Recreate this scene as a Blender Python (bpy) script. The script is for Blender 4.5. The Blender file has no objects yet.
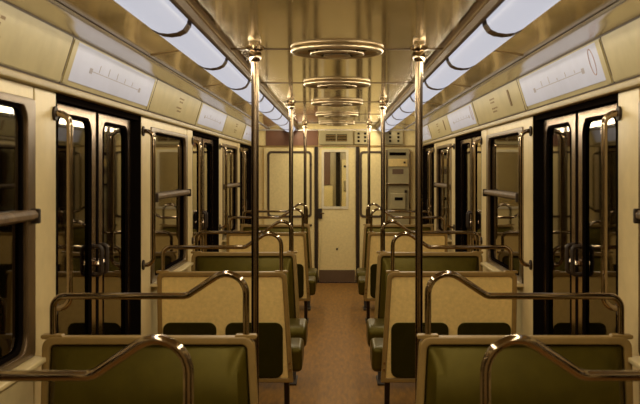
import bpy, bmesh, math, random
from math import sin, cos, pi, radians, sqrt
random.seed(7)
scene = bpy.context.scene
COL = scene.collection

# ------------------------------------------------------------------ camera
cam_data = bpy.data.cameras.new('camera')
cam = bpy.data.objects.new('camera', cam_data)
COL.objects.link(cam)
scene.camera = cam
F_PX = 950.0
cam_data.sensor_width = 36.0
cam_data.lens = F_PX / 640.0 * 36.0
cam_data.shift_x = -17.0 / 640.0
cam_data.shift_y = -32.0 / 640.0
cam_data.clip_start = 0.02
cam.location = (0, 0, 1.65)
cam.rotation_euler = (radians(90), 0, 0)
cam_data.dof.use_dof = True
cam_data.dof.focus_distance = 8.0
cam_data.dof.aperture_fstop = 7.0

# ------------------------------------------------------------------ world / exposure
world = bpy.data.worlds.new('night')
scene.world = world
world.use_nodes = True
world.node_tree.nodes['Background'].inputs[0].default_value = (0.004, 0.004, 0.007, 1)
scene.view_settings.view_transform = 'Standard'
scene.view_settings.look = 'None'
scene.view_settings.gamma = 1.0
scene.view_settings.exposure = 0.0
LAMP_POWER = 6.3                 # watts for each tilted half of one lamp
LAMP_COLOR = (1.0, 0.86, 0.61)
DIFFUSER_EMIT = 0.55

# ------------------------------------------------------------------ key dimensions (metres)
FL = -0.05                        # floor level
CEIL = 2.306
W = 1.25                          # inner face of the pillars
Y0, Y1 = -2.2, 14.3               # car ends
DOORS = [1.15, 5.15, 9.15, 13.15] # door centres
HALF_DOOR = 0.92

# ------------------------------------------------------------------ materials
def new_mat(name):
    m = bpy.data.materials.new(name)
    m.use_nodes = True
    nt = m.node_tree
    return m, nt, nt.nodes['Principled BSDF']

def mat(name, col, rough=0.5, metal=0.0, var=0.12, scale=6.0, stretch=(1, 1, 1), bump=0.0, bscale=80.0,
        spec=0.5, rvar=0.0, coat=0.0, tint=None):
    m, nt, b = new_mat(name)
    n, l = nt.nodes, nt.links
    tc = n.new('ShaderNodeTexCoord')
    mp = n.new('ShaderNodeMapping')
    mp.inputs['Scale'].default_value = stretch
    l.new(tc.outputs['Object'], mp.inputs['Vector'])
    nz = n.new('ShaderNodeTexNoise')
    nz.inputs['Scale'].default_value = scale
    nz.inputs['Detail'].default_value = 6
    nz.inputs['Roughness'].default_value = 0.6
    l.new(mp.outputs[0], nz.inputs['Vector'])
    rp = n.new('ShaderNodeValToRGB')
    rp.color_ramp.elements[0].position = 0.3
    rp.color_ramp.elements[1].position = 0.7
    rp.color_ramp.elements[0].color = tuple(c * (1 - var) for c in col) + (1,)
    rp.color_ramp.elements[1].color = tuple(min(1, c * (1 + var)) for c in col) + (1,)
    l.new(nz.outputs['Fac'], rp.inputs[0])
    l.new(rp.outputs[0], b.inputs['Base Color'])
    b.inputs['Roughness'].default_value = rough
    b.inputs['Metallic'].default_value = metal
    b.inputs['Specular IOR Level'].default_value = spec
    if tint:
        b.inputs['Specular Tint'].default_value = tint + (1,)
    if coat:
        b.inputs['Coat Weight'].default_value = coat
        b.inputs['Coat Roughness'].default_value = 0.08
    if rvar:
        mr = n.new('ShaderNodeMapRange')
        mr.inputs['To Min'].default_value = max(0.02, rough - rvar)
        mr.inputs['To Max'].default_value = rough + rvar
        l.new(nz.outputs['Fac'], mr.inputs['Value'])
        l.new(mr.outputs[0], b.inputs['Roughness'])
    if bump:
        nb = n.new('ShaderNodeTexNoise')
        nb.inputs['Scale'].default_value = bscale
        nb.inputs['Detail'].default_value = 3
        l.new(mp.outputs[0], nb.inputs['Vector'])
        bp = n.new('ShaderNodeBump')
        bp.inputs['Strength'].default_value = bump
        bp.inputs['Distance'].default_value = 0.004
        l.new(nb.outputs['Fac'], bp.inputs['Height'])
        l.new(bp.outputs[0], b.inputs['Normal'])
    return m

def glass_mat(name, tint, ior):
    m, nt, b = new_mat(name)
    n, l = nt.nodes, nt.links
    n.remove(b)
    tr = n.new('ShaderNodeBsdfTransparent')
    tr.inputs[0].default_value = tint
    gl = n.new('ShaderNodeBsdfGlossy')
    gl.inputs['Roughness'].default_value = 0.03
    gl.inputs['Color'].default_value = (0.95, 0.9, 0.8, 1)
    fr = n.new('ShaderNodeFresnel')
    fr.inputs['IOR'].default_value = ior
    mx = n.new('ShaderNodeMixShader')
    l.new(fr.outputs[0], mx.inputs[0])
    l.new(tr.outputs[0], mx.inputs[1])
    l.new(gl.outputs[0], mx.inputs[2])
    l.new(mx.outputs[0], n['Material Output'].inputs['Surface'])
    return m

def emit_mat(name, col, strength):
    m, nt, b = new_mat(name)
    b.inputs['Base Color'].default_value = (0.02, 0.02, 0.02, 1)
    b.inputs['Roughness'].default_value = 0.4
    b.inputs['Emission Color'].default_value = col + (1,)
    b.inputs['Emission Strength'].default_value = strength
    return m

M = {}
M['cream'] = mat('cream laminate', (0.78, 0.57, 0.21), 0.42, var=0.10, scale=40, bump=0.06)
M['cream_end'] = mat('cream end wall enamel', (0.86, 0.70, 0.33), 0.42, var=0.08, scale=30)
M['cream_wall'] = mat('cream enamel wall', (0.62, 0.49, 0.25), 0.34, var=0.08, scale=10)
M['band'] = mat('yellowed band enamel', (0.37, 0.305, 0.15), 0.42, var=0.12, scale=5)
M['moulding'] = mat('ochre band moulding', (0.27, 0.195, 0.07), 0.45, var=0.12)
M['poster'] = mat('white poster paper', (0.47, 0.51, 0.72), 0.5, var=0.04, scale=6)
M['ink_grey'] = mat('faded grey print', (0.30, 0.28, 0.33), 0.6)
M['ink_red'] = mat('faded red print', (0.30, 0.13, 0.08), 0.6)
M['ink_brown'] = mat('brown print', (0.16, 0.09, 0.025), 0.6)
M['ceiling'] = mat('glossy brown ceiling laminate', (0.42, 0.295, 0.12), 0.10, metal=0.35, var=0.15, scale=4,
                   stretch=(1.5, 0.5, 1), rvar=0.05, spec=0.8)
M['cornice'] = mat('polished cream cornice', (0.82, 0.77, 0.68), 0.16, metal=0.7, var=0.08)
M['dark_line'] = mat('dark brown joint', (0.045, 0.025, 0.01), 0.6)
M['strip'] = mat('brown ceiling cover strip', (0.14, 0.085, 0.03), 0.35, var=0.1)
M['steel'] = mat('brushed steel', (0.62, 0.52, 0.36), 0.30, metal=1.0, var=0.1, scale=30, stretch=(1, 1, 0.1))
M['leaf'] = mat('brown steel door leaf', (0.24, 0.15, 0.085), 0.22, metal=1.0, var=0.2, scale=25, stretch=(1, 1, 0.08))
M['alu'] = mat('aluminium frame', (0.52, 0.42, 0.27), 0.28, metal=0.8, var=0.12, scale=12)
M['alu_worn'] = mat('worn aluminium bar', (0.13, 0.082, 0.04), 0.5, spec=0.25, var=0.4, scale=18)
M['frame'] = mat('brown window frame metal', (0.13, 0.08, 0.036), 0.3, metal=0.5, var=0.15, scale=12)
M['chrome'] = mat('chrome tube', (0.34, 0.27, 0.19), 0.08, metal=1.0, var=0.05)
M['pole'] = mat('dull steel tube', (0.22, 0.165, 0.11), 0.22, metal=1.0, var=0.08)
M['black'] = mat('black rubber', (0.007, 0.005, 0.004), 0.8, spec=0.0)
M['iron'] = mat('dark painted iron', (0.032, 0.02, 0.011), 0.5, spec=0.25)
M['green'] = mat('green vinyl upholstery', (0.047, 0.034, 0.003), 0.34, spec=0.5, tint=(0.80, 0.64, 0.18), var=0.18, scale=14, bump=0.10, bscale=250)
M['green_dark'] = mat('dark green vinyl pad', (0.020, 0.0165, 0.002), 0.5, spec=0.15, tint=(0.75, 0.60, 0.10), var=0.15, scale=14)
M['edge'] = mat('tan seat edging', (0.25, 0.155, 0.045), 0.4, spec=0.3, var=0.12, scale=14)
M['floor'] = mat('worn brown linoleum', (0.245, 0.122, 0.030), 0.6, spec=0.15, var=0.28, scale=16, stretch=(2.2, 0.35, 1), rvar=0.1, bump=0.05)
M['gasket'] = mat('dark brown gasket', (0.06, 0.035, 0.014), 0.5)
M['kick'] = mat('brown kick plate', (0.13, 0.075, 0.035), 0.5)
M['redbrown'] = mat('red brown panel', (0.17, 0.07, 0.03), 0.5)
M['glass'] = glass_mat('window glass', (0.35, 0.33, 0.30, 1), 1.5)
M['glass_clear'] = glass_mat('end door glass', (0.88, 0.88, 0.82, 1), 1.45)
M['diffuser'] = emit_mat('lit opal diffuser', (0.98, 0.985, 1.10), DIFFUSER_EMIT)
M['clip'] = mat('dark diffuser clip', (0.10, 0.055, 0.02), 0.45, metal=0.3)
M['housing'] = mat('lamp housing', (0.36, 0.26, 0.13), 0.34, metal=0.5)
M['poster_frame'] = mat('pale enamelled trim', (0.75, 0.66, 0.45), 0.4)
M['signgreen'] = mat('yellow green sign', (0.42, 0.42, 0.10), 0.5)

# ------------------------------------------------------------------ mesh helpers
class MB:
    def __init__(self):
        self.v, self.f = [], []
    def add(self, vs, fs):
        o = len(self.v)
        self.v += [tuple(p) for p in vs]
        self.f += [tuple(i + o for i in f) for f in fs]
        return self
    def box(self, x0, x1, y0, y1, z0, z1):
        x0, x1 = min(x0, x1), max(x0, x1)
        return self.add([(x0, y0, z0), (x1, y0, z0), (x1, y1, z0), (x0, y1, z0),
                         (x0, y0, z1), (x1, y0, z1), (x1, y1, z1), (x0, y1, z1)],
                        [(0, 3, 2, 1), (4, 5, 6, 7), (0, 1, 5, 4), (1, 2, 6, 5), (2, 3, 7, 6), (3, 0, 4, 7)])
    def prism(self, poly, axis, a0, a1):
        def p3(p, a):
            if axis == 'x': return (a, p[0], p[1])
            if axis == 'y': return (p[0], a, p[1])
            return (p[0], p[1], a)
        n = len(poly)
        vs = [p3(p, a0) for p in poly] + [p3(p, a1) for p in poly]
        fs = [tuple(range(n)), tuple(range(2 * n - 1, n - 1, -1))]
        fs += [(i, (i + 1) % n, n + (i + 1) % n, n + i) for i in range(n)]
        return self.add(vs, fs)
    def ring(self, outer, inner, axis, a0, a1):
        def p3(p, a):
            if axis == 'x': return (a, p[0], p[1])
            if axis == 'y': return (p[0], a, p[1])
            return (p[0], p[1], a)
        n = len(outer)
        vs = [p3(p, a0) for p in outer] + [p3(p, a0) for p in inner] + [p3(p, a1) for p in outer] + [p3(p, a1) for p in inner]
        fs = []
        for i in range(n):
            j = (i + 1) % n
            fs += [(i, j, n + j, n + i), (2 * n + i, 3 * n + i, 3 * n + j, 2 * n + j),
                   (i, 2 * n + i, 2 * n + j, j), (n + i, n + j, 3 * n + j, 3 * n + i)]
        return self.add(vs, fs)
    def tube(self, path, r, n=12):
        import mathutils
        V = mathutils.Vector
        P = [V(p) for p in path]
        T = []
        for i in range(len(P)):
            a = P[max(0, i - 1)]; b = P[min(len(P) - 1, i + 1)]
            T.append((b - a).normalized())
        up = V((0, 1, 0)) if abs(T[0].y) < 0.9 else V((1, 0, 0))
        u = (up - T[0] * up.dot(T[0])).normalized()
        vs = []
        for i, p in enumerate(P):
            u = (u - T[i] * u.dot(T[i])).normalized()
            w = T[i].cross(u)
            for k in range(n):
                a = 2 * pi * k / n
                vs.append(p + (u * cos(a) + w * sin(a)) * r)
        fs = []
        for i in range(len(P) - 1):
            for k in range(n):
                k2 = (k + 1) % n
                fs.append((i * n + k, i * n + k2, (i + 1) * n + k2, (i + 1) * n + k))
        fs.append(tuple(range(n - 1, -1, -1)))
        fs.append(tuple((len(P) - 1) * n + k for k in range(n)))
        return self.add(vs, fs)
    def lathe(self, prof, c=(0, 0, 0), n=48, closed=False):
        m = len(prof)
        vs = []
        for k in range(n):
            a = 2 * pi * k / n
            vs += [(c[0] + r * cos(a), c[1] + r * sin(a), c[2] + z) for r, z in prof]
        fs = []
        for k in range(n):
            k2 = (k + 1) % n
            for i in range(m if closed else m - 1):
                j = (i + 1) % m
                fs.append((k * m + i, k2 * m + i, k2 * m + j, k * m + j))
        if not closed:
            if prof[0][0] > 1e-5: fs.append(tuple(k * m for k in range(n)))
            if prof[-1][0] > 1e-5: fs.append(tuple(k * m + m - 1 for k in range(n)))
        return self.add(vs, fs)
    def build(self, name, material, parent=None, bevel=0.0, seg=2, smooth=False, loc=None):
        me = bpy.data.meshes.new(name)
        me.from_pydata(self.v, [], self.f)
        bm = bmesh.new(); bm.from_mesh(me)
        bmesh.ops.remove_doubles(bm, verts=bm.verts, dist=1e-6)
        bmesh.ops.recalc_face_normals(bm, faces=bm.faces)
        bm.to_mesh(me); bm.free()
        me.materials.append(M[material] if isinstance(material, str) else material)
        o = bpy.data.objects.new(name, me)
        COL.objects.link(o)
        if parent: o.parent = parent
        if loc: o.location = loc
        if bevel:
            b = o.modifiers.new('bevel', 'BEVEL')
            b.width = bevel; b.segments = seg; b.limit_method = 'ANGLE'; b.angle_limit = radians(35)
        if smooth or bevel:
            me.polygons.foreach_set('use_smooth', [True] * len(me.polygons))
            if hasattr(me, 'set_sharp_from_angle') and not bevel:
                me.set_sharp_from_angle(angle=radians(45))
        if bevel:
            wn = o.modifiers.new('normals', 'WEIGHTED_NORMAL'); wn.keep_sharp = True
        return o

def rr(a0, a1, b0, b1, r, n=5):
    a0, a1 = min(a0, a1), max(a0, a1)
    pts = []
    for cx, cy, s in ((a1 - r, b1 - r, 0), (a0 + r, b1 - r, 90), (a0 + r, b0 + r, 180), (a1 - r, b0 + r, 270)):
        for k in range(n + 1):
            t = radians(s + 90 * k / n)
            pts.append((cx + r * cos(t), cy + r * sin(t)))
    return pts

def fillet(pts, rads, n=7):
    import mathutils
    V = mathutils.Vector
    P = [V(p) for p in pts]
    out = [P[0]]
    for i in range(1, len(P) - 1):
        a = (P[i - 1] - P[i]).normalized(); b = (P[i + 1] - P[i]).normalized()
        ang = a.angle(b); r = rads[i - 1]
        t = r / math.tan(ang / 2)
        s, e = P[i] + a * t, P[i] + b * t
        c = P[i] + (a + b).normalized() * (r / sin(ang / 2))
        u, w = (s - c), (e - c)
        tot = u.angle(w)
        for k in range(n + 1):
            q = k / n
            out.append(c + (u * sin((1 - q) * tot) + w * sin(q * tot)) / sin(tot))
    out.append(P[-1])
    return [tuple(p) for p in out]

def empty(name, loc=(0, 0, 0), parent=None):
    o = bpy.data.objects.new(name, None)
    o.empty_display_size = 0.1
    COL.objects.link(o)
    o.location = loc
    if parent: o.parent = parent
    return o

def tag(o, label, cat, group=None):
    o['label'] = label; o['category'] = cat
    if group: o['group'] = group
    return o

def struct(o, label=None, cat=None):
    o['kind'] = 'structure'
    if label: o['label'] = label
    if cat: o['category'] = cat
    return o

SIDE = {-1: 'left', 1: 'right'}

# ------------------------------------------------------------------ floor, end wall at the back
b = MB().box(-1.42, 1.42, Y0, Y1 + 0.02, FL - 0.06, FL)
struct(b.build('floor', 'floor'), 'worn red brown linoleum floor of the aisle', 'floor')
b = MB().box(-1.42, 1.42, Y0 - 0.05, Y0, FL - 0.06, 2.45)
struct(b.build('wall_back', 'cream_wall'), 'cream wall closing the car behind the viewer', 'wall')

# ------------------------------------------------------------------ ceiling of cross panels with open joints
ceil = MB().box(-1.1, 1.1, Y0, Y1, CEIL + 0.014, CEIL + 0.03).build('ceiling', 'dark_line')
struct(ceil, 'glossy brown laminate ceiling reflecting lamps and poles', 'ceiling')
cp = [(-1.016, 2.272), (-0.95, 2.284), (-0.88, 2.294), (-0.80, 2.302), (-0.72, CEIL),
      (0.72, CEIL), (0.80, 2.302), (0.88, 2.294), (0.95, 2.284), (1.016, 2.272)]
seams = [Y0] + [1.15 + 2 * k for k in range(-1, 7)] + [Y1]
for a, c in zip(seams[:-1], seams[1:]):
    if c - a < 0.05: continue
    b = MB().prism(cp + [(x, z + 0.012) for x, z in reversed(cp)], 'y', a + 0.004, c - 0.004)
    o = b.build('ceiling_panel', 'ceiling', ceil, smooth=True)
    if a > Y0:
        cs = cp + [(x, z - 0.004) for x, z in reversed(cp)]
        MB().prism(cs, 'y', a - 0.016, a + 0.016).build('cover_strip', 'strip', ceil)

# ------------------------------------------------------------------ cornices and sloping poster bands
BT = (1.172, 2.246)   # band top (x, z)
BB = (1.238, 2.033)   # band bottom
BL = sqrt((BT[0] - BB[0]) ** 2 + (BT[1] - BB[1]) ** 2)
BN = (-(BT[1] - BB[1]) / BL, -(BB[0] - BT[0]) / BL)     # normal into the car (for +x side)

def band_quad(s, y0, y1, t0, t1, off, th, mb=None):
    mb = mb or MB()
    def pt(t, o): return (BB[0] + (BT[0] - BB[0]) * t + BN[0] * o, BB[1] + (BT[1] - BB[1]) * t + BN[1] * o)
    poly = [pt(t0, off), pt(t1, off), pt(t1, off + th), pt(t0, off + th)]
    return mb.prism([(s * x, z) for x, z in poly], 'y', y0, y1)

bands = {}
for i, s in enumerate((-1, 1)):
    prof = [(1.016, 2.268), (1.022, 2.260), (1.045, 2.256), (1.075, 2.256), (1.105, 2.254), (1.135, 2.250), (1.160, 2.2465), (1.176, 2.246),
            (1.19, 2.27), (1.016, 2.29)]
    o = MB().prism([(s * x, z) for x, z in prof], 'y', Y0, Y1).build('trim_%d' % (3 + i), 'cornice', smooth=True)
    struct(o, 'polished pale cornice along the %s ceiling edge' % SIDE[s], 'cornice')
    MB().box(s * 1.008, s * 1.020, Y0, Y1, 2.262, 2.276).build('shadow_joint', 'dark_line', o)
    band = band_quad(s, Y0, Y1, -0.02, 1.0, -0.03, 0.03).build('trim_%d' % (1 + i), 'band')
    struct(band, 'sloping yellowed poster band above the %s windows and doors' % SIDE[s], 'poster band')
    bands[s] = band
    MB().prism([(s * x, z) for x, z in rr(1.222, 1.262, 1.995, 2.028, 0.006, 3)], 'y', Y0, Y1).build('bottom_moulding', 'moulding', band, smooth=True)
    band_quad(s, Y0, Y1, -0.015, 0.03, -0.001, 0.003).build('joint_line', 'dark_line', band)
    band_quad(s, Y0, Y1, 0.975, 1.01, -0.001, 0.0035).build('joint_line', 'dark_line', band)
    for c in [-2.85] + DOORS:
        # blank enamel panel between two posters
        ya, yb = c + 1.06, min(c + 3.07, Y1 - 0.01)
        if yb - ya > 0.3:
            band_quad(s, ya, yb, 0.05, 0.955, 0, 0.003).build('blank_panel', 'band', band)
            band_quad(s, ya, yb, 0.05, 0.17, 0.003, 0.002).build('panel_lip', 'band', band)
            for yy in (ya - 0.012, yb + 0.003):
                band_quad(s, yy, yy + 0.009, 0.03, 0.975, 0, 0.004).build('panel_joint', 'dark_line', band)
            # small brown print on the panel
            for (dy, t, ln) in ((2.02, 0.72, 0.20), (2.06, 0.61, 0.14), (2.00, 0.40, 0.22), (2.05, 0.29, 0.15)):
                if c + dy + ln < yb:
                    yy = c + dy
                    while yy < c + dy + ln:
                        w_ = random.uniform(0.03, 0.06)
                        band_quad(s, yy, yy + w_, t, t + 0.055, 0.003, 0.0006).build('printed_word', 'ink_brown', band)
                        yy += w_ + 0.012
            if s > 0:
                band_quad(s, c + 1.42, c + 1.475, 0.30, 0.82, 0.003, 0.004).build('latch_slot', 'ink_brown', band, bevel=0.0015)

ORD = {5.15: 'nearest', 9.15: 'second', 13.15: 'farthest'}
for s in (-1, 1):
    for c in DOORS[1:]:
        y0, y1 = c - 0.90, min(c + 1.03, Y1 - 0.03)
        po = empty('route_poster', (s * 1.16, c - 0.12, 2.11))
        tag(po, 'white route map poster on the band above the %s %s door' % (ORD[c], SIDE[s]), 'poster', 'route posters above the doors')
        off = lambda ob: setattr(ob, 'location', (-s * 1.16, -(c - 0.12), -2.11))
        def q(name, m, *a):
            ob = band_quad(s, *a).build(name, m, po); off(ob); return ob
        q('sheet', 'poster', y0 + 0.07, y1 - 0.05, 0.13, 0.94, 0, 0.004)
        q('border', 'band', y0, y0 + 0.07, 0.05, 0.955, 0, 0.006)
        q('border', 'band', y1 - 0.05, y1, 0.05, 0.955, 0, 0.006)
        q('route_line', 'ink_grey', c - 0.50, c + 0.62, 0.47, 0.485, 0.004, 0.0006)
        for k, yy in enumerate((c - 0.53, c + 0.60)):
            q('terminus_dot', 'ink_grey', yy, yy + 0.05, 0.42, 0.54, 0.004, 0.0008)
        for k in range(5):
            yy = c - 0.36 + k * 0.19
            q('station_name', 'ink_grey', yy, yy + 0.012, 0.50, 0.50 + random.uniform(0.06, 0.2), 0.004, 0.0006)
        if s > 0:   # red outlined oval at the near end
            mb = MB()
            pts = []
            for k in range(24):
                a = 2 * pi * k / 24
                pts.append((c - 0.70 + 0.04 * cos(a), 0.58 + 0.28 * sin(a)))
            def bp(y, t, o): return (s * (BB[0] + (BT[0] - BB[0]) * t + BN[0] * o), y, BB[1] + (BT[1] - BB[1]) * t + BN[1] * o)
            mb.tube([bp(y, t, 0.0042) for y, t in pts + pts[:1]], 0.0022, 5)
            off(mb.build('printed_oval', 'ink_red', po))

# ------------------------------------------------------------------ side walls, pillars, windows, doors
wn = dn = 0
ROWS = {1.15: ('nearest', None), }
for s in (-1, 1):
    wall = MB()
    wall.box(s * 1.268, s * 1.40, Y0, Y1, 2.0, 2.35)          # header behind the band
    segs = []
    for c in [-2.85] + DOORS:
        a, z_ = c + HALF_DOOR, c + 4 - HALF_DOOR
        a, z_ = max(a, Y0), min(z_, Y1)
        segs.append((a, z_, c + 2))
    for a, z_, wc in segs:
        wall.box(s * 1.262, s * 1.40, a, z_, FL, 0.885)
        if wc < Y1:
            wall.box(s * 1.262, s * 1.40, a, z_, 1.925, 2.0)
            wall.box(s * 1.262, s * 1.40, a, max(a, wc - 0.70), 0.885, 1.925)
            wall.box(s * 1.262, s * 1.40, min(z_, wc + 0.70), z_, 0.885, 1.925)
        else:
            wall.box(s * 1.262, s * 1.40, a, z_, 0.885, 2.0)
    wo = wall.build('wall_' + SIDE[s], 'cream_wall')
    struct(wo, 'cream %s side wall of the metro car with windows and sliding doors' % SIDE[s], 'wall')
    for a, z_, wc in segs:
        for pa, pb in ((a, wc - 0.778), (wc + 0.778, z_)):
            pb = min(pb, Y1 - 0.005)
            if pb - pa < 0.1: continue
            MB().box(s * W, s * 1.2615, pa + 0.004, pb - 0.004, FL, 1.992).build('pillar_panel', 'cream_wall', wo, bevel=0.004)
        if wc < Y1:
            MB().box(s * 1.254, s * 1.2615, wc - 0.772, wc + 0.772, 1.942, 1.992).build('header_panel', 'cream_wall', wo, bevel=0.002)
            MB().box(s * 1.254, s * 1.2615, wc - 0.772, wc + 0.772, FL, 0.86).build('lower_panel', 'cream_wall', wo, bevel=0.002)
            MB().box(s * 1.19, s * 1.262, wc - 0.77, wc + 0.77, 0.862, 0.884).build('window_sill', 'cream_wall', wo, bevel=0.006)
    # windows
    for a, z_, wc in segs:
        if wc > Y1 or wc < 0: continue
        wn += 1
        wi = empty('window_%d' % wn, (s * 1.27, wc, 0.885))
        struct(wi, 'dark night window with a metal crossbar on the %s, %s' % (SIDE[s],
               {3.15: 'cut by the picture edge', 7.15: 'beyond the nearest door', 11.15: 'beyond the second door'}[round(wc, 2)]), 'window')
        def wp(mb, name, m, **k):
            mb.v = [(x - s * 1.27, y - wc, z - 0.885) for x, y, z in mb.v]
            return mb.build(name, m, wi, **k)
        wp(MB().ring(rr(wc - 0.775, wc + 0.775, 0.885, 1.94, 0.02), rr(wc - 0.672, wc + 0.672, 0.915, 1.91, 0.075), 'x', s * 1.243, s * 1.275), 'window_frame', 'frame', bevel=0.007)
        wp(MB().ring(rr(wc - 0.677, wc + 0.677, 0.910, 1.915, 0.08), rr(wc - 0.657, wc + 0.657, 0.930, 1.895, 0.068), 'x', s * 1.262, s * 1.29), 'gasket', 'black')
        wp(MB().box(s * 1.276, s * 1.281, wc - 0.672, wc + 0.672, 0.912, 1.455), 'lower_pane', 'glass')
        wp(MB().box(s * 1.270, s * 1.275, wc - 0.672, wc + 0.672, 1.455, 1.912), 'upper_pane', 'glass')
        cb = wp(MB().prism([(s * x, z) for x, z in [(1.272, 1.438), (1.235, 1.444), (1.214, 1.454), (1.212, 1.474), (1.225, 1.488), (1.272, 1.488)]], 'y', wc - 0.72, wc + 0.72), 'crossbar', 'alu_worn', bevel=0.004)
        for sg in (-1, 1):
            m_ = MB().box(s * 1.208, s * 1.262, wc + sg * 0.72 - 0.012, wc + sg * 0.72 + 0.012, 1.432, 1.493)
            wp(m_, 'crossbar_end', 'iron', bevel=0.006)
    # doors
    for c in DOORS:
        dn += 1
        d = empty('door_%d' % dn, (s * 1.31, c, FL))
        struct(d, 'brown steel sliding double door with rounded glass, %s on the %s' % ({1.15: 'beside the viewer', **ORD}[c], SIDE[s]), 'door')
        def dp(mb, name, m, par=None, **k):
            mb.v = [(x - s * 1.31, y - c, z - FL) for x, y, z in mb.v]
            return mb.build(name, m, par or d, **k)
        for sg in (-1, 1):
            ya, yb = sorted((c + sg * 0.018, c + sg * (HALF_DOOR - 0.09)))
            ia, ib = sorted((c + sg * 0.13, c + sg * (HALF_DOOR - 0.18)))
            lf = dp(MB().ring(rr(ya, yb, FL + 0.012, 1.962, 0.004), rr(ia, ib, 0.55, 1.915, 0.085), 'x', s * 1.300, s * 1.335), 'door_leaf', 'leaf', bevel=0.004)
            dp(MB().ring(rr(ia - 0.006, ib + 0.006, 0.544, 1.921, 0.09), rr(ia + 0.010, ib - 0.010, 0.560, 1.905, 0.075), 'x', s * 1.297, s * 1.312), 'gasket', 'black', lf)
            dp(MB().box(s * 1.314, s * 1.319, ia, ib, 0.55, 1.915), 'pane', 'glass', lf)
            h = fillet([(s * 1.302, c + sg * 0.06, 1.09), (s * 1.262, c + sg * 0.06, 1.09), (s * 1.262, c + sg * 0.06, 1.24), (s * 1.302, c + sg * 0.06, 1.24)], [0.02, 0.02], 4)
            dp(MB().tube(h, 0.012, 8), 'handle', 'iron', lf, smooth=True)
            dp(MB().lathe([(0, 0.0), (0.018, 0.0), (0.023, 0.006), (0.018, 0.024), (0.0, 0.028)], (s * 1.285, c + sg * 0.06, 1.14), 14), 'knob', 'chrome', lf, smooth=True)
            ej = c + sg * HALF_DOOR
            dp(MB().box(s * 1.252, s * 1.39, ej - sg * 0.022 if sg > 0 else ej, ej if sg > 0 else ej + 0.022, FL, 1.995), 'door_jamb', 'black')
        dp(MB().box(s * 1.296, s * 1.34, c - 0.018, c + 0.018, FL + 0.01, 1.962), 'centre_seal', 'black')
        dp(MB().box(s * 1.262, s * 1.39, c - HALF_DOOR, c + HALF_DOOR, 1.964, 2.0), 'door_lintel', 'black')
        dp(MB().box(s * 1.255, s * 1.39, c - HALF_DOOR, c + HALF_DOOR, FL, FL + 0.012), 'threshold', 'alu_worn')

# ------------------------------------------------------------------ vertical grab rails beside the doors
for s in (-1, 1):
    for c in DOORS[1:]:
        for sg in (-1, 1):
            y = c + sg * (HALF_DOOR + 0.035)
            if y > Y1 - 0.05: continue
            r_ = empty('grab_rail', (s * W, y, 1.02))
            tag(r_, 'upright chrome grab rail with bent ends at the %s edge of the %s %s door' % ('near' if sg < 0 else 'far', ORD[c], SIDE[s]), 'grab rail', 'grab rails beside the doors')
            p = fillet([(0, 0, 0.02), (-s * 0.07, 0, 0.02), (-s * 0.07, 0, 0.88), (0, 0, 0.88)], [0.05, 0.05], 7)
            MB().tube(p, 0.0145, 12).build('tube', 'chrome', r_, smooth=True)
            for z in (0.02, 0.88):
                MB().prism(rr(-0.032, 0.032, z - 0.032, z + 0.032, 0.03, 5), 'x', -s * 0.012, 0).build('wall_flange', 'iron', r_, bevel=0.003)

# ------------------------------------------------------------------ ceiling lamps
def lamp(s, y0, y1, idx):
    yc = (y0 + y1) / 2
    root = empty('ceiling_lamp', (s * 0.69, yc, CEIL))
    where = ['cut by the top picture edge', 'second from the top picture edge', 'third from the top edge, beside the nearest pole', 'fourth from the top edge',
             'fifth from the top edge', 'sixth from the top edge', 'seventh from the top edge', 'eighth from the top edge', 'shortest, at the end wall']
    tag(root, 'white ceiling lamp in the %s row, %s' % (SIDE[s], where[idx] if idx >= 0 else 'behind the picture, %s' % {-1: 'just overhead', -2: 'behind the viewer', -3: 'at the back wall'}[idx]),
        'ceiling lamp', 'two rows of ceiling lamps')
    h = (y1 - y0) / 2
    L = lambda pts: [(s * (x - 0.69), z - CEIL) for x, z in pts]
    MB().prism(L([(0.575, 2.3055), (0.575, 2.298), (0.605, 2.284), (0.79, 2.284), (0.80, 2.298), (0.80, 2.3055)][::1]), 'y', -h, h).build('housing', 'housing', root)
    MB().prism(L([(0.580, 2.3055), (0.584, 2.262), (0.590, 2.256), (0.600, 2.256), (0.604, 2.29), (0.604, 2.3055)]), 'y', -h, h).build('side_rail', 'clip', root)
    prof = [(0.614, 2.288), (0.622, 2.255), (0.638, 2.232), (0.664, 2.219), (0.70, 2.214), (0.736, 2.218), (0.766, 2.232), (0.783, 2.255), (0.788, 2.288)]
    MB().prism(L(prof), 'y', -h + 0.045, h - 0.045).build('diffuser', 'diffuser', root, smooth=True)
    cen = (0.70, 2.26)
    pr2 = [(cen[0] + (x - cen[0]) * 1.035, cen[1] + (z - cen[1]) * (1.06 if z < cen[1] else 1.0)) for x, z in prof]
    for sg in (-1, 1):
        a = sg * (h - 0.0245)
        MB().prism(L(pr2), 'y', a - 0.0240, a + 0.0240).build('end_clip', 'clip', root)
    # the lamp's own light, thrown down to both sides from just under the diffuser
    for t in (-1, 1):
        ld = bpy.data.lights.new('tube_light', 'AREA')
        ld.shape = 'RECTANGLE'; ld.size = 0.07; ld.size_y = 2 * h - 0.06
        outward = (t == s)
        ld.energy = LAMP_POWER * (0.34 if outward else 1.15) * (y1 - y0) / 1.333; ld.color = LAMP_COLOR
        lo = bpy.data.objects.new('tube_light', ld); COL.objects.link(lo)
        lo.parent = root
        lo.location = (s * 0.01 + t * (0.10 if outward else 0.088), 0, -0.082)
        lo.rotation_euler = (0, -t * radians(72 if outward else 48), 0)

for s in (-1, 1):
    k = 0
    y = 3.98 - 1.3333 * 4
    i = -1
    while y < 13.6:
        y1 = min(y + 1.3333, 14.22)
        lamp(s, y, y1, int(round((y - 2.647) / 1.3333)))
        y += 1.3333

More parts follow.
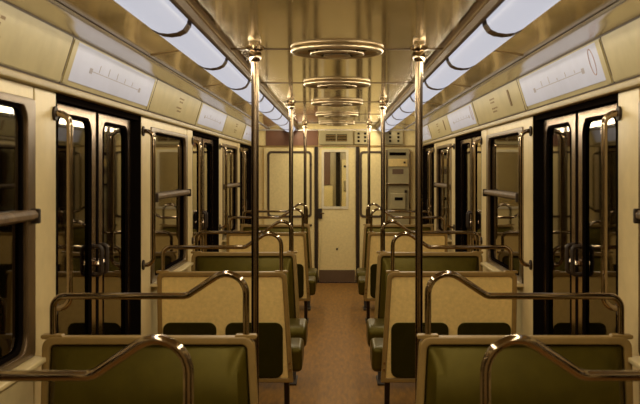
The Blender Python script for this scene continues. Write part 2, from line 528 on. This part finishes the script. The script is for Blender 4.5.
# ------------------------------------------------------------------ round ceiling air diffusers
NAMES = {5.15: 'nearest and largest', 7.15: 'second', 9.15: 'third', 11.15: 'fourth', 13.15: 'farthest and smallest'}
for y in (5.15, 7.15, 9.15, 11.15, 13.15):
    r_ = empty('ceiling_ventilator', (0, y, CEIL))
    tag(r_, 'round brass coloured ceiling ventilator of stacked rings, %s from the viewer' % NAMES[y], 'ventilator', 'ceiling ventilators along the centre line')
    def torus(R, r, z):
        return MB().lathe([(R + r * cos(2 * pi * k / 12), z + r * 0.8 * sin(2 * pi * k / 12)) for k in range(12)], (0, 0, 0), 56, True)
    torus(0.232, 0.020, -0.012).build('outer_ring', 'alu', r_, smooth=True)
    MB().lathe([(0.222, -0.018), (0.160, -0.010), (0.160, -0.004), (0.225, -0.010)], (0, 0, 0), 56, True).build('outer_dish', 'housing', r_, smooth=True)
    torus(0.135, 0.013, -0.026).build('inner_ring', 'alu', r_, smooth=True)
    MB().lathe([(0.130, -0.030), (0.085, -0.020), (0.085, -0.014), (0.130, -0.022)], (0, 0, 0), 48, True).build('inner_dish', 'housing', r_, smooth=True)
    MB().lathe([(0, -0.050), (0.05, -0.048), (0.075, -0.040), (0.07, -0.032), (0.03, -0.02), (0.02, 0.0)], (0, 0, 0), 32).build('centre_cone', 'alu', r_, smooth=True)
    for k in range(4):
        a = pi / 4 + k * pi / 2
        MB().tube([(0.10 * cos(a), 0.10 * sin(a), -0.028), (0.20 * cos(a), 0.20 * sin(a), -0.012), (0.20 * cos(a), 0.20 * sin(a), 0.0)], 0.006, 6).build('bracket', 'iron', r_)

# ------------------------------------------------------------------ standing poles in the door bays
for s in (-1, 1):
    for c in DOORS[1:]:
        p = empty('standing_pole', (s * 0.44, c - 0.05, FL))
        tag(p, 'floor to ceiling steel pole on the %s of the aisle, %s of its row' % (SIDE[s], ORD[c]), 'pole', 'poles beside the aisle')
        Hh = CEIL - FL
        MB().lathe([(0.0, 0), (0.0205, 0), (0.0205, Hh - 0.001), (0.0, Hh - 0.001)], (0, 0, 0), 20).build('tube', 'pole', p, smooth=True)
        MB().lathe([(0.021, 0), (0.05, 0), (0.05, 0.008), (0.03, 0.02), (0.021, 0.05)], (0, 0, 0), 24, True).build('floor_flange', 'alu', p, smooth=True)
        MB().lathe([(0.0208, Hh - 0.075), (0.030, Hh - 0.07), (0.034, Hh - 0.055), (0.034, Hh - 0.03), (0.028, Hh - 0.02), (0.05, Hh - 0.008), (0.05, Hh), (0.0208, Hh)], (0, 0, 0), 24, True).build('ceiling_socket', 'chrome', p, smooth=True)

# ------------------------------------------------------------------ double benches
def bench(s, y, face, label):
    X0 = 0.78
    root = empty('double_bench', (s * X0, y, FL))
    tag(root, label, 'bench', 'double benches along the aisle')
    TOP = 0.965
    def T(mb):      # recline, then to local coordinates
        mb.v = [(s * (x - X0), face * (yy + (TOP - min(z, TOP)) * 0.07), z - FL) for x, yy, z in mb.v]
        return mb
    def inner(z): return 0.338 - (TOP - z) * 0.055
    # outline of the back board, aisle edge slanting, corners rounded
    def outline(m, z0, r, n=5, oz=TOP):
        zt = oz - m
        pts = []
        for cx, cz, st in ((1.21 - m - r, zt - r, 0), (inner(zt) + m + r, zt - r, 90)):
            for k in range(n + 1):
                t = radians(st + 90 * k / n)
                pts.append((cx + r * cos(t), cz + r * sin(t)))
        pts += [(inner(z0) + m, z0), (1.21 - m, z0)]
        return pts
    yb = 0.0
    # edging frame all round (ring between two outlines of the same count)
    fr = MB().ring(outline(0, 0.21, 0.045), outline(0.032, 0.242, 0.025), 'y', yb - 0.028, yb + 0.028)
    T(fr).build('back_frame', 'edge', root, bevel=0.007)
    T(MB().prism(outline(0.028, 0.235, 0.028), 'y', yb - 0.017, yb + 0.004)).build('back_panel', 'cream', root)
    # upholstered front, slightly pillowed
    NXC, NZC = 14, 16
    gr = MB(); vs = []; fs = []
    zt, zb = TOP - 0.034, 0.40
    for a in range(NZC + 1):
        z = zt - (zt - zb) * (a / NZC) ** 1.5
        f = 1 - (1 - min(1, (zt - z) / 0.26)) ** 2.4
        xi, xo = inner(z) + 0.034, 1.21 - 0.034
        for c_ in range(NXC + 1):
            q_ = c_ / NXC
            q_ = 0.5 - 0.5 * cos(pi * q_)
            e_ = min(1, min(q_, 1 - q_) / 0.06)
            vs.append((xi + (xo - xi) * q_, 0.006 + 0.085 * f * (1 - (1 - e_) ** 2), z))
    for a in range(NZC):
        for c_ in range(NXC):
            k_ = a * (NXC + 1) + c_
            fs.append((k_, k_ + 1, k_ + NXC + 2, k_ + NXC + 1))
    gr.add(vs, fs)
    o = T(gr).build('backrest_cushion', 'green', root, smooth=True)
    sd = o.modifiers.new('thickness', 'SOLIDIFY'); sd.thickness = 0.004; sd.offset = 0
    # two dark pads on the lower half of the rear face
    for xa, xb in ((0.365, 0.752), (0.812, 1.172)):
        T(MB().prism(rr(xa - 0.0, xb, 0.245, 0.622, 0.05, 6), 'y', yb - 0.034, yb - 0.016)).build('rear_pad', 'green_dark', root, bevel=0.008)
    # seat
    prof = [(0.07, 0.26), (0.07, 0.425), (0.12, 0.438), (0.40, 0.442), (0.47, 0.43), (0.505, 0.395), (0.50, 0.33), (0.46, 0.275), (0.40, 0.255)]
    T(MB().prism(prof, 'x', 0.240, 1.19)).build('seat_cushion', 'green', root, bevel=0.03, seg=4)
    T(MB().box(0.33, 1.17, 0.05, 0.42, 0.215, 0.256)).build('seat_base', 'iron', root, bevel=0.008)
    for xl in (0.345, 1.10):
        lg = MB()
        lg.add([(xl - 0.018, 0.03, 0.24), (xl + 0.018, 0.03, 0.24), (xl + 0.018, 0.09, 0.24), (xl - 0.018, 0.09, 0.24),
                (xl - 0.014, 0.16, FL + 0.015), (xl + 0.022, 0.16, FL + 0.015), (xl + 0.022, 0.21, FL + 0.015), (xl - 0.014, 0.21, FL + 0.015)],
               [(0, 1, 2, 3), (7, 6, 5, 4), (0, 4, 5, 1), (1, 5, 6, 2), (2, 6, 7, 3), (3, 7, 4, 0)])
        lgo = T(lg).build('leg', 'iron', root, bevel=0.006)
        T(MB().box(xl - 0.025, xl + 0.033, 0.05, 0.36, FL, FL + 0.016)).build('foot_plate', 'iron', root, bevel=0.004)
    for z in (0.30, 0.345):
        x = inner(z) + 0.016
        T(MB().prism([(x + 0.008 * cos(k * pi / 4), z + 0.008 * sin(k * pi / 4)) for k in range(8)], 'y', -0.034, -0.026)).build('bolt', 'chrome', root)
    # curved grab handle on top of the back
    P = fillet([(0.375, 0, 0.955), (0.375, 0, 1.292), (0.62, 0, 1.130), (1.172, 0, 1.130), (1.172, 0, 0.955)], [0.082, 0.06, 0.05], 9)
    T(MB().tube(P, 0.0138, 14)).build('grab_handle', 'chrome', root, smooth=True)
    for x in (0.375, 1.172):
        T(MB().prism(rr(x - 0.045, x + 0.045, 0.955, 0.973, 0.008, 3), 'y', -0.022, 0.022)).build('handle_saddle', 'edge', root, bevel=0.003)
    return root

SEATS = [(2.40, 1, 'bench at the bottom edge, only its curved rail showing, on the %s'),
         (3.92, -1, 'nearest whole bench on the %s, green padded back facing the viewer'),
         (6.40, 1, 'cream backed bench with two dark pads, just past the nearest %s door'),
         (7.92, -1, 'green padded bench facing the viewer, middle of the %s row'),
         (10.40, 1, 'cream backed bench past the second %s door, facing away'),
         (11.92, -1, 'farthest bench in the %s row, small green back facing the viewer')]
for y, f, lab in SEATS:
    for s in (-1, 1):
        bench(s, y, f, lab % SIDE[s])

# ------------------------------------------------------------------ far end wall of the car
def PX(px): return (px - 337.0) / 66.4
def PZ(py): return 1.65 - (py - 170.0) / 66.4
DW = 0.30                       # door opening half width
ew = MB()
ew.box(-1.40, -DW, Y1, Y1 + 0.06, FL, 2.35)
ew.box(DW, 1.40, Y1, Y1 + 0.06, FL, 2.35)
ew.box(-DW, DW, Y1, Y1 + 0.06, 2.0, 2.35)
ewo = struct(ew.build('wall_front', 'cream_end'), 'cream end wall of the car with cabinets around a narrow door', 'wall')
MB().box(-1.07, -0.285, Y1 - 0.012, Y1, 2.015, 2.245).build('upper_panel', 'redbrown', ewo, bevel=0.004)
for s in (-1, 1):               # door posts, dark gaps
    MB().box(s * 0.285, s * 0.335, Y1 - 0.02, Y1, FL, 2.0).build('door_post', 'iron', ewo)
MB().box(-1.22, 1.22, Y1 - 0.03, Y1, 2.0, 2.018).build('cross_rail', 'edge', ewo)
MB().box(-1.22, 1.22, Y1 - 0.03, Y1, 2.243, 2.262).build('cross_rail', 'cornice', ewo)

# end door
d = struct(empty('door_9', (0, Y1, FL)), 'narrow cream connecting door with a tall window at the far end', 'door')
def ep(mb, name, m, par=None, **k):
    mb.v = [(x, y - Y1, z - FL) for x, y, z in mb.v]
    return mb.build(name, m, par or d, **k)
wx0, wx1, wz0, wz1 = PX(323.5), PX(346.5), PZ(207), PZ(151.5)
lf = ep(MB().ring(rr(-0.275, 0.275, FL + 0.01, 1.985, 0.004), rr(wx0, wx1, wz0, wz1, 0.012), 'y', Y1 + 0.005, Y1 + 0.04), 'door_leaf', 'cream_end', bevel=0.004)
ep(MB().ring(rr(wx0 - 0.03, wx1 + 0.03, wz0 - 0.03, wz1 + 0.03, 0.02), rr(wx0 + 0.008, wx1 - 0.008, wz0 + 0.008, wz1 - 0.008, 0.012), 'y', Y1 - 0.008, Y1 + 0.01), 'window_trim', 'poster_frame', lf, bevel=0.003)
ep(MB().box(wx0, wx1, Y1 + 0.02, Y1 + 0.025, wz0, wz1), 'pane', 'glass_clear', lf)
ep(MB().box(-0.27, 0.27, Y1 - 0.004, Y1 + 0.006, FL + 0.012, 0.145), 'kick_plate', 'kick', lf, bevel=0.002)
ep(MB().box(-0.30, -0.225, Y1 - 0.035, Y1 + 0.006, 0.92, 1.07), 'latch', 'iron', lf, bevel=0.008)
ep(MB().tube([(-0.245, Y1 - 0.035, 1.0), (-0.245, Y1 - 0.06, 1.0), (-0.19, Y1 - 0.06, 1.0)], 0.009, 8), 'handle', 'chrome', lf)
ep(MB().prism([(0.0 + 0.016 * cos(k * pi / 5), 0.46 + 0.016 * sin(k * pi / 5)) for k in range(10)], 'y', Y1 - 0.002, Y1 + 0.006), 'lock', 'iron', lf)

# grille box above the door
g = empty('vent_grille', (0, Y1, 2.02)); tag(g, 'cream vent box with two dark grilles above the end door', 'vent')
MB().box(-0.27, 0.235, -0.05, 0, 0.012, 0.215).build('box', 'band', g, bevel=0.006)
for xa, xb in ((-0.17, -0.02), (0.0, 0.15)):
    MB().box(xa, xb, -0.053, -0.048, 0.06, 0.165).build('grille', 'black', g)
    for k in range(4):
        MB().box(xa, xb, -0.058, -0.052, 0.07 + k * 0.024, 0.08 + k * 0.024).build('slat', 'edge', g)
for xa, xb, lab in ((PX(354.5), PX(369), 'small cream box with dark round vents right of the end door vent'),
                    (PX(385), PX(403), 'small cream box with upright slots above the equipment cabinet')):
    r_ = empty('vent_box', ((xa + xb) / 2, Y1, 2.02)); tag(r_, lab, 'vent')
    w_ = (xb - xa) / 2
    MB().box(-w_, w_, -0.06, 0, 0.015, 0.215).build('box', 'band', r_, bevel=0.006)
    for sx in (-1, 1):
        for z in (0.05, 0.105, 0.16):
            MB().box(sx * w_ * 0.45 - 0.016, sx * w_ * 0.45 + 0.016, -0.064, -0.055, z, z + 0.032).build('vent_hole', 'black', r_)

# wall cabinets with dark gaskets
for xa, xb, ga, gb, lab in ((-1.10, -0.345, PX(268), PX(311.5), 'tall cream wall cabinet left of the end door'),
                            (0.345, 0.715, PX(360), PX(383), 'narrow cream wall cabinet right of the end door')):
    r_ = empty('wall_cabinet', ((xa + xb) / 2, Y1, FL)); tag(r_, lab, 'cabinet')
    cx = (xa + xb) / 2
    MB().box(xa - cx, xb - cx, -0.05, 0, 0, 2.03).build('body', 'cream_end', r_, bevel=0.006)
    z0, z1 = PZ(217) - FL, PZ(151.5) - FL
    dr = MB().prism(rr(ga - cx, gb - cx, z0, z1, 0.05), 'y', -0.058, -0.048).build('door_panel', 'cream_end', r_, bevel=0.003)
    MB().ring(rr(ga - cx - 0.005, gb - cx + 0.005, z0 - 0.005, z1 + 0.005, 0.055), rr(ga - cx + 0.028, gb - cx - 0.028, z0 + 0.028, z1 - 0.028, 0.035), 'y', -0.066, -0.05).build('gasket', 'gasket', r_, bevel=0.004)
    for z in (z0 - 0.12, z1 - 0.2):
        MB().prism([(gb - cx - 0.01 + 0.02 * cos(k * pi / 4), z + 0.02 * sin(k * pi / 4)) for k in range(8)], 'y', -0.07, -0.05).build('key_lock', 'iron', r_)
    MB().box(xa - cx, xb - cx, -0.054, -0.049, 0.0, 0.19).build('kick_plate', 'kick', r_)

r_ = empty('equipment_cabinet', (PX(397), Y1, FL)); tag(r_, 'cream equipment cabinet with slot, hatch and control box at the right far end', 'cabinet')
ex = PX(397)
MB().box(PX(386) - ex, PX(409) - ex, -0.09, 0, 0, 2.02).build('body', 'band', r_, bevel=0.008)
def eq(x0, x1, y0, y1, dep, name, m, bv=0.004, par=None):
    return MB().box(PX(x0) - ex, PX(x1) - ex, -0.09 - dep, -0.088, PZ(y1) - FL, PZ(y0) - FL).build(name, m, par or r_, bevel=bv)
eq(389, 405.5, 152.5, 155.5, 0.006, 'slot', 'black', 0)
hh = eq(388, 407, 159, 166.5, 0.02, 'hatch', 'cream')
eq(403, 405, 161.5, 163.5, 0.028, 'hatch_lock', 'iron', 0, hh)
eq(392, 403, 169, 174, 0.004, 'name_plate', 'kick', 0)
eq(385.5, 410, 183.3, 185, 0.05, 'cross_bar', 'chrome', 0.004)
cbx = eq(390, 405, 193, 209, 0.07, 'control_box', 'band', 0.012)
eq(394, 402, 197, 200, 0.075, 'window', 'black', 0, cbx)
eq(404, 406.5, 190, 192.5, 0.03, 'knob', 'iron', 0.003)
MB().box(PX(385.5) - ex, PX(387) - ex, -0.12, -0.09, 0.8, 2.0).build('side_tube', 'chrome', r_)
MB().box(PX(408.3) - ex, PX(410) - ex, -0.12, -0.09, 0.8, 2.0).build('side_tube', 'chrome', r_)

# neighbouring car glimpsed through the end door
nc = empty('neighbouring_car', (0, 15.2, FL)); tag(nc, 'interior of the next car glimpsed through the end door window', 'metro car')
sh = MB()
sh.box(-1.3, 1.3, -0.05, 3.2, -0.06, 0); sh.box(-1.3, 1.3, -0.05, 3.2, 2.36, 2.42)
sh.box(-1.35, -1.3, -0.05, 3.2, 0, 2.36); sh.box(1.3, 1.35, -0.05, 3.2, 0, 2.36); sh.box(-1.3, 1.3, 3.15, 3.2, 0, 2.36)
sh.build('shell', 'cream_wall', nc)
MB().box(-0.33, -0.08, 2.9, 3.1, 0.4, 1.40).build('cabinet', 'cream_end', nc, bevel=0.01)
MB().box(-0.30, -0.13, 3.05, 3.14, 1.42, 2.05).build('dark_window', 'redbrown', nc)
MB().box(-0.02, 0.06, 2.95, 3.14, 0.3, 2.05).build('door_gap', 'black', nc)
MB().box(0.09, 0.34, 2.95, 3.12, 0.4, 1.9).build('cabinet', 'cream_end', nc, bevel=0.01)
MB().box(0.13, 0.28, 2.90, 2.96, 1.30, 1.50).build('control_box', 'band', nc, bevel=0.01)
MB().box(0.13, 0.28, 2.92, 2.96, 1.75, 1.79).build('slot', 'black', nc)
MB().box(-0.27, 0.17, 2.8, 2.84, 2.08, 2.17).build('sign', 'signgreen', nc, bevel=0.006)
MB().box(-0.5, 0.5, 1.1, 1.28, 2.30, 2.358).build('lamp_diffuser', 'diffuser', nc, bevel=0.01)
ld = bpy.data.lights.new('tube_light', 'AREA'); ld.shape = 'RECTANGLE'; ld.size = 0.95; ld.size_y = 0.18
ld.energy = 20; ld.color = LAMP_COLOR
lo = bpy.data.objects.new('tube_light', ld); COL.objects.link(lo); lo.parent = nc; lo.location = (0, 1.3, 2.27); lo.rotation_euler = (radians(58), 0, 0)
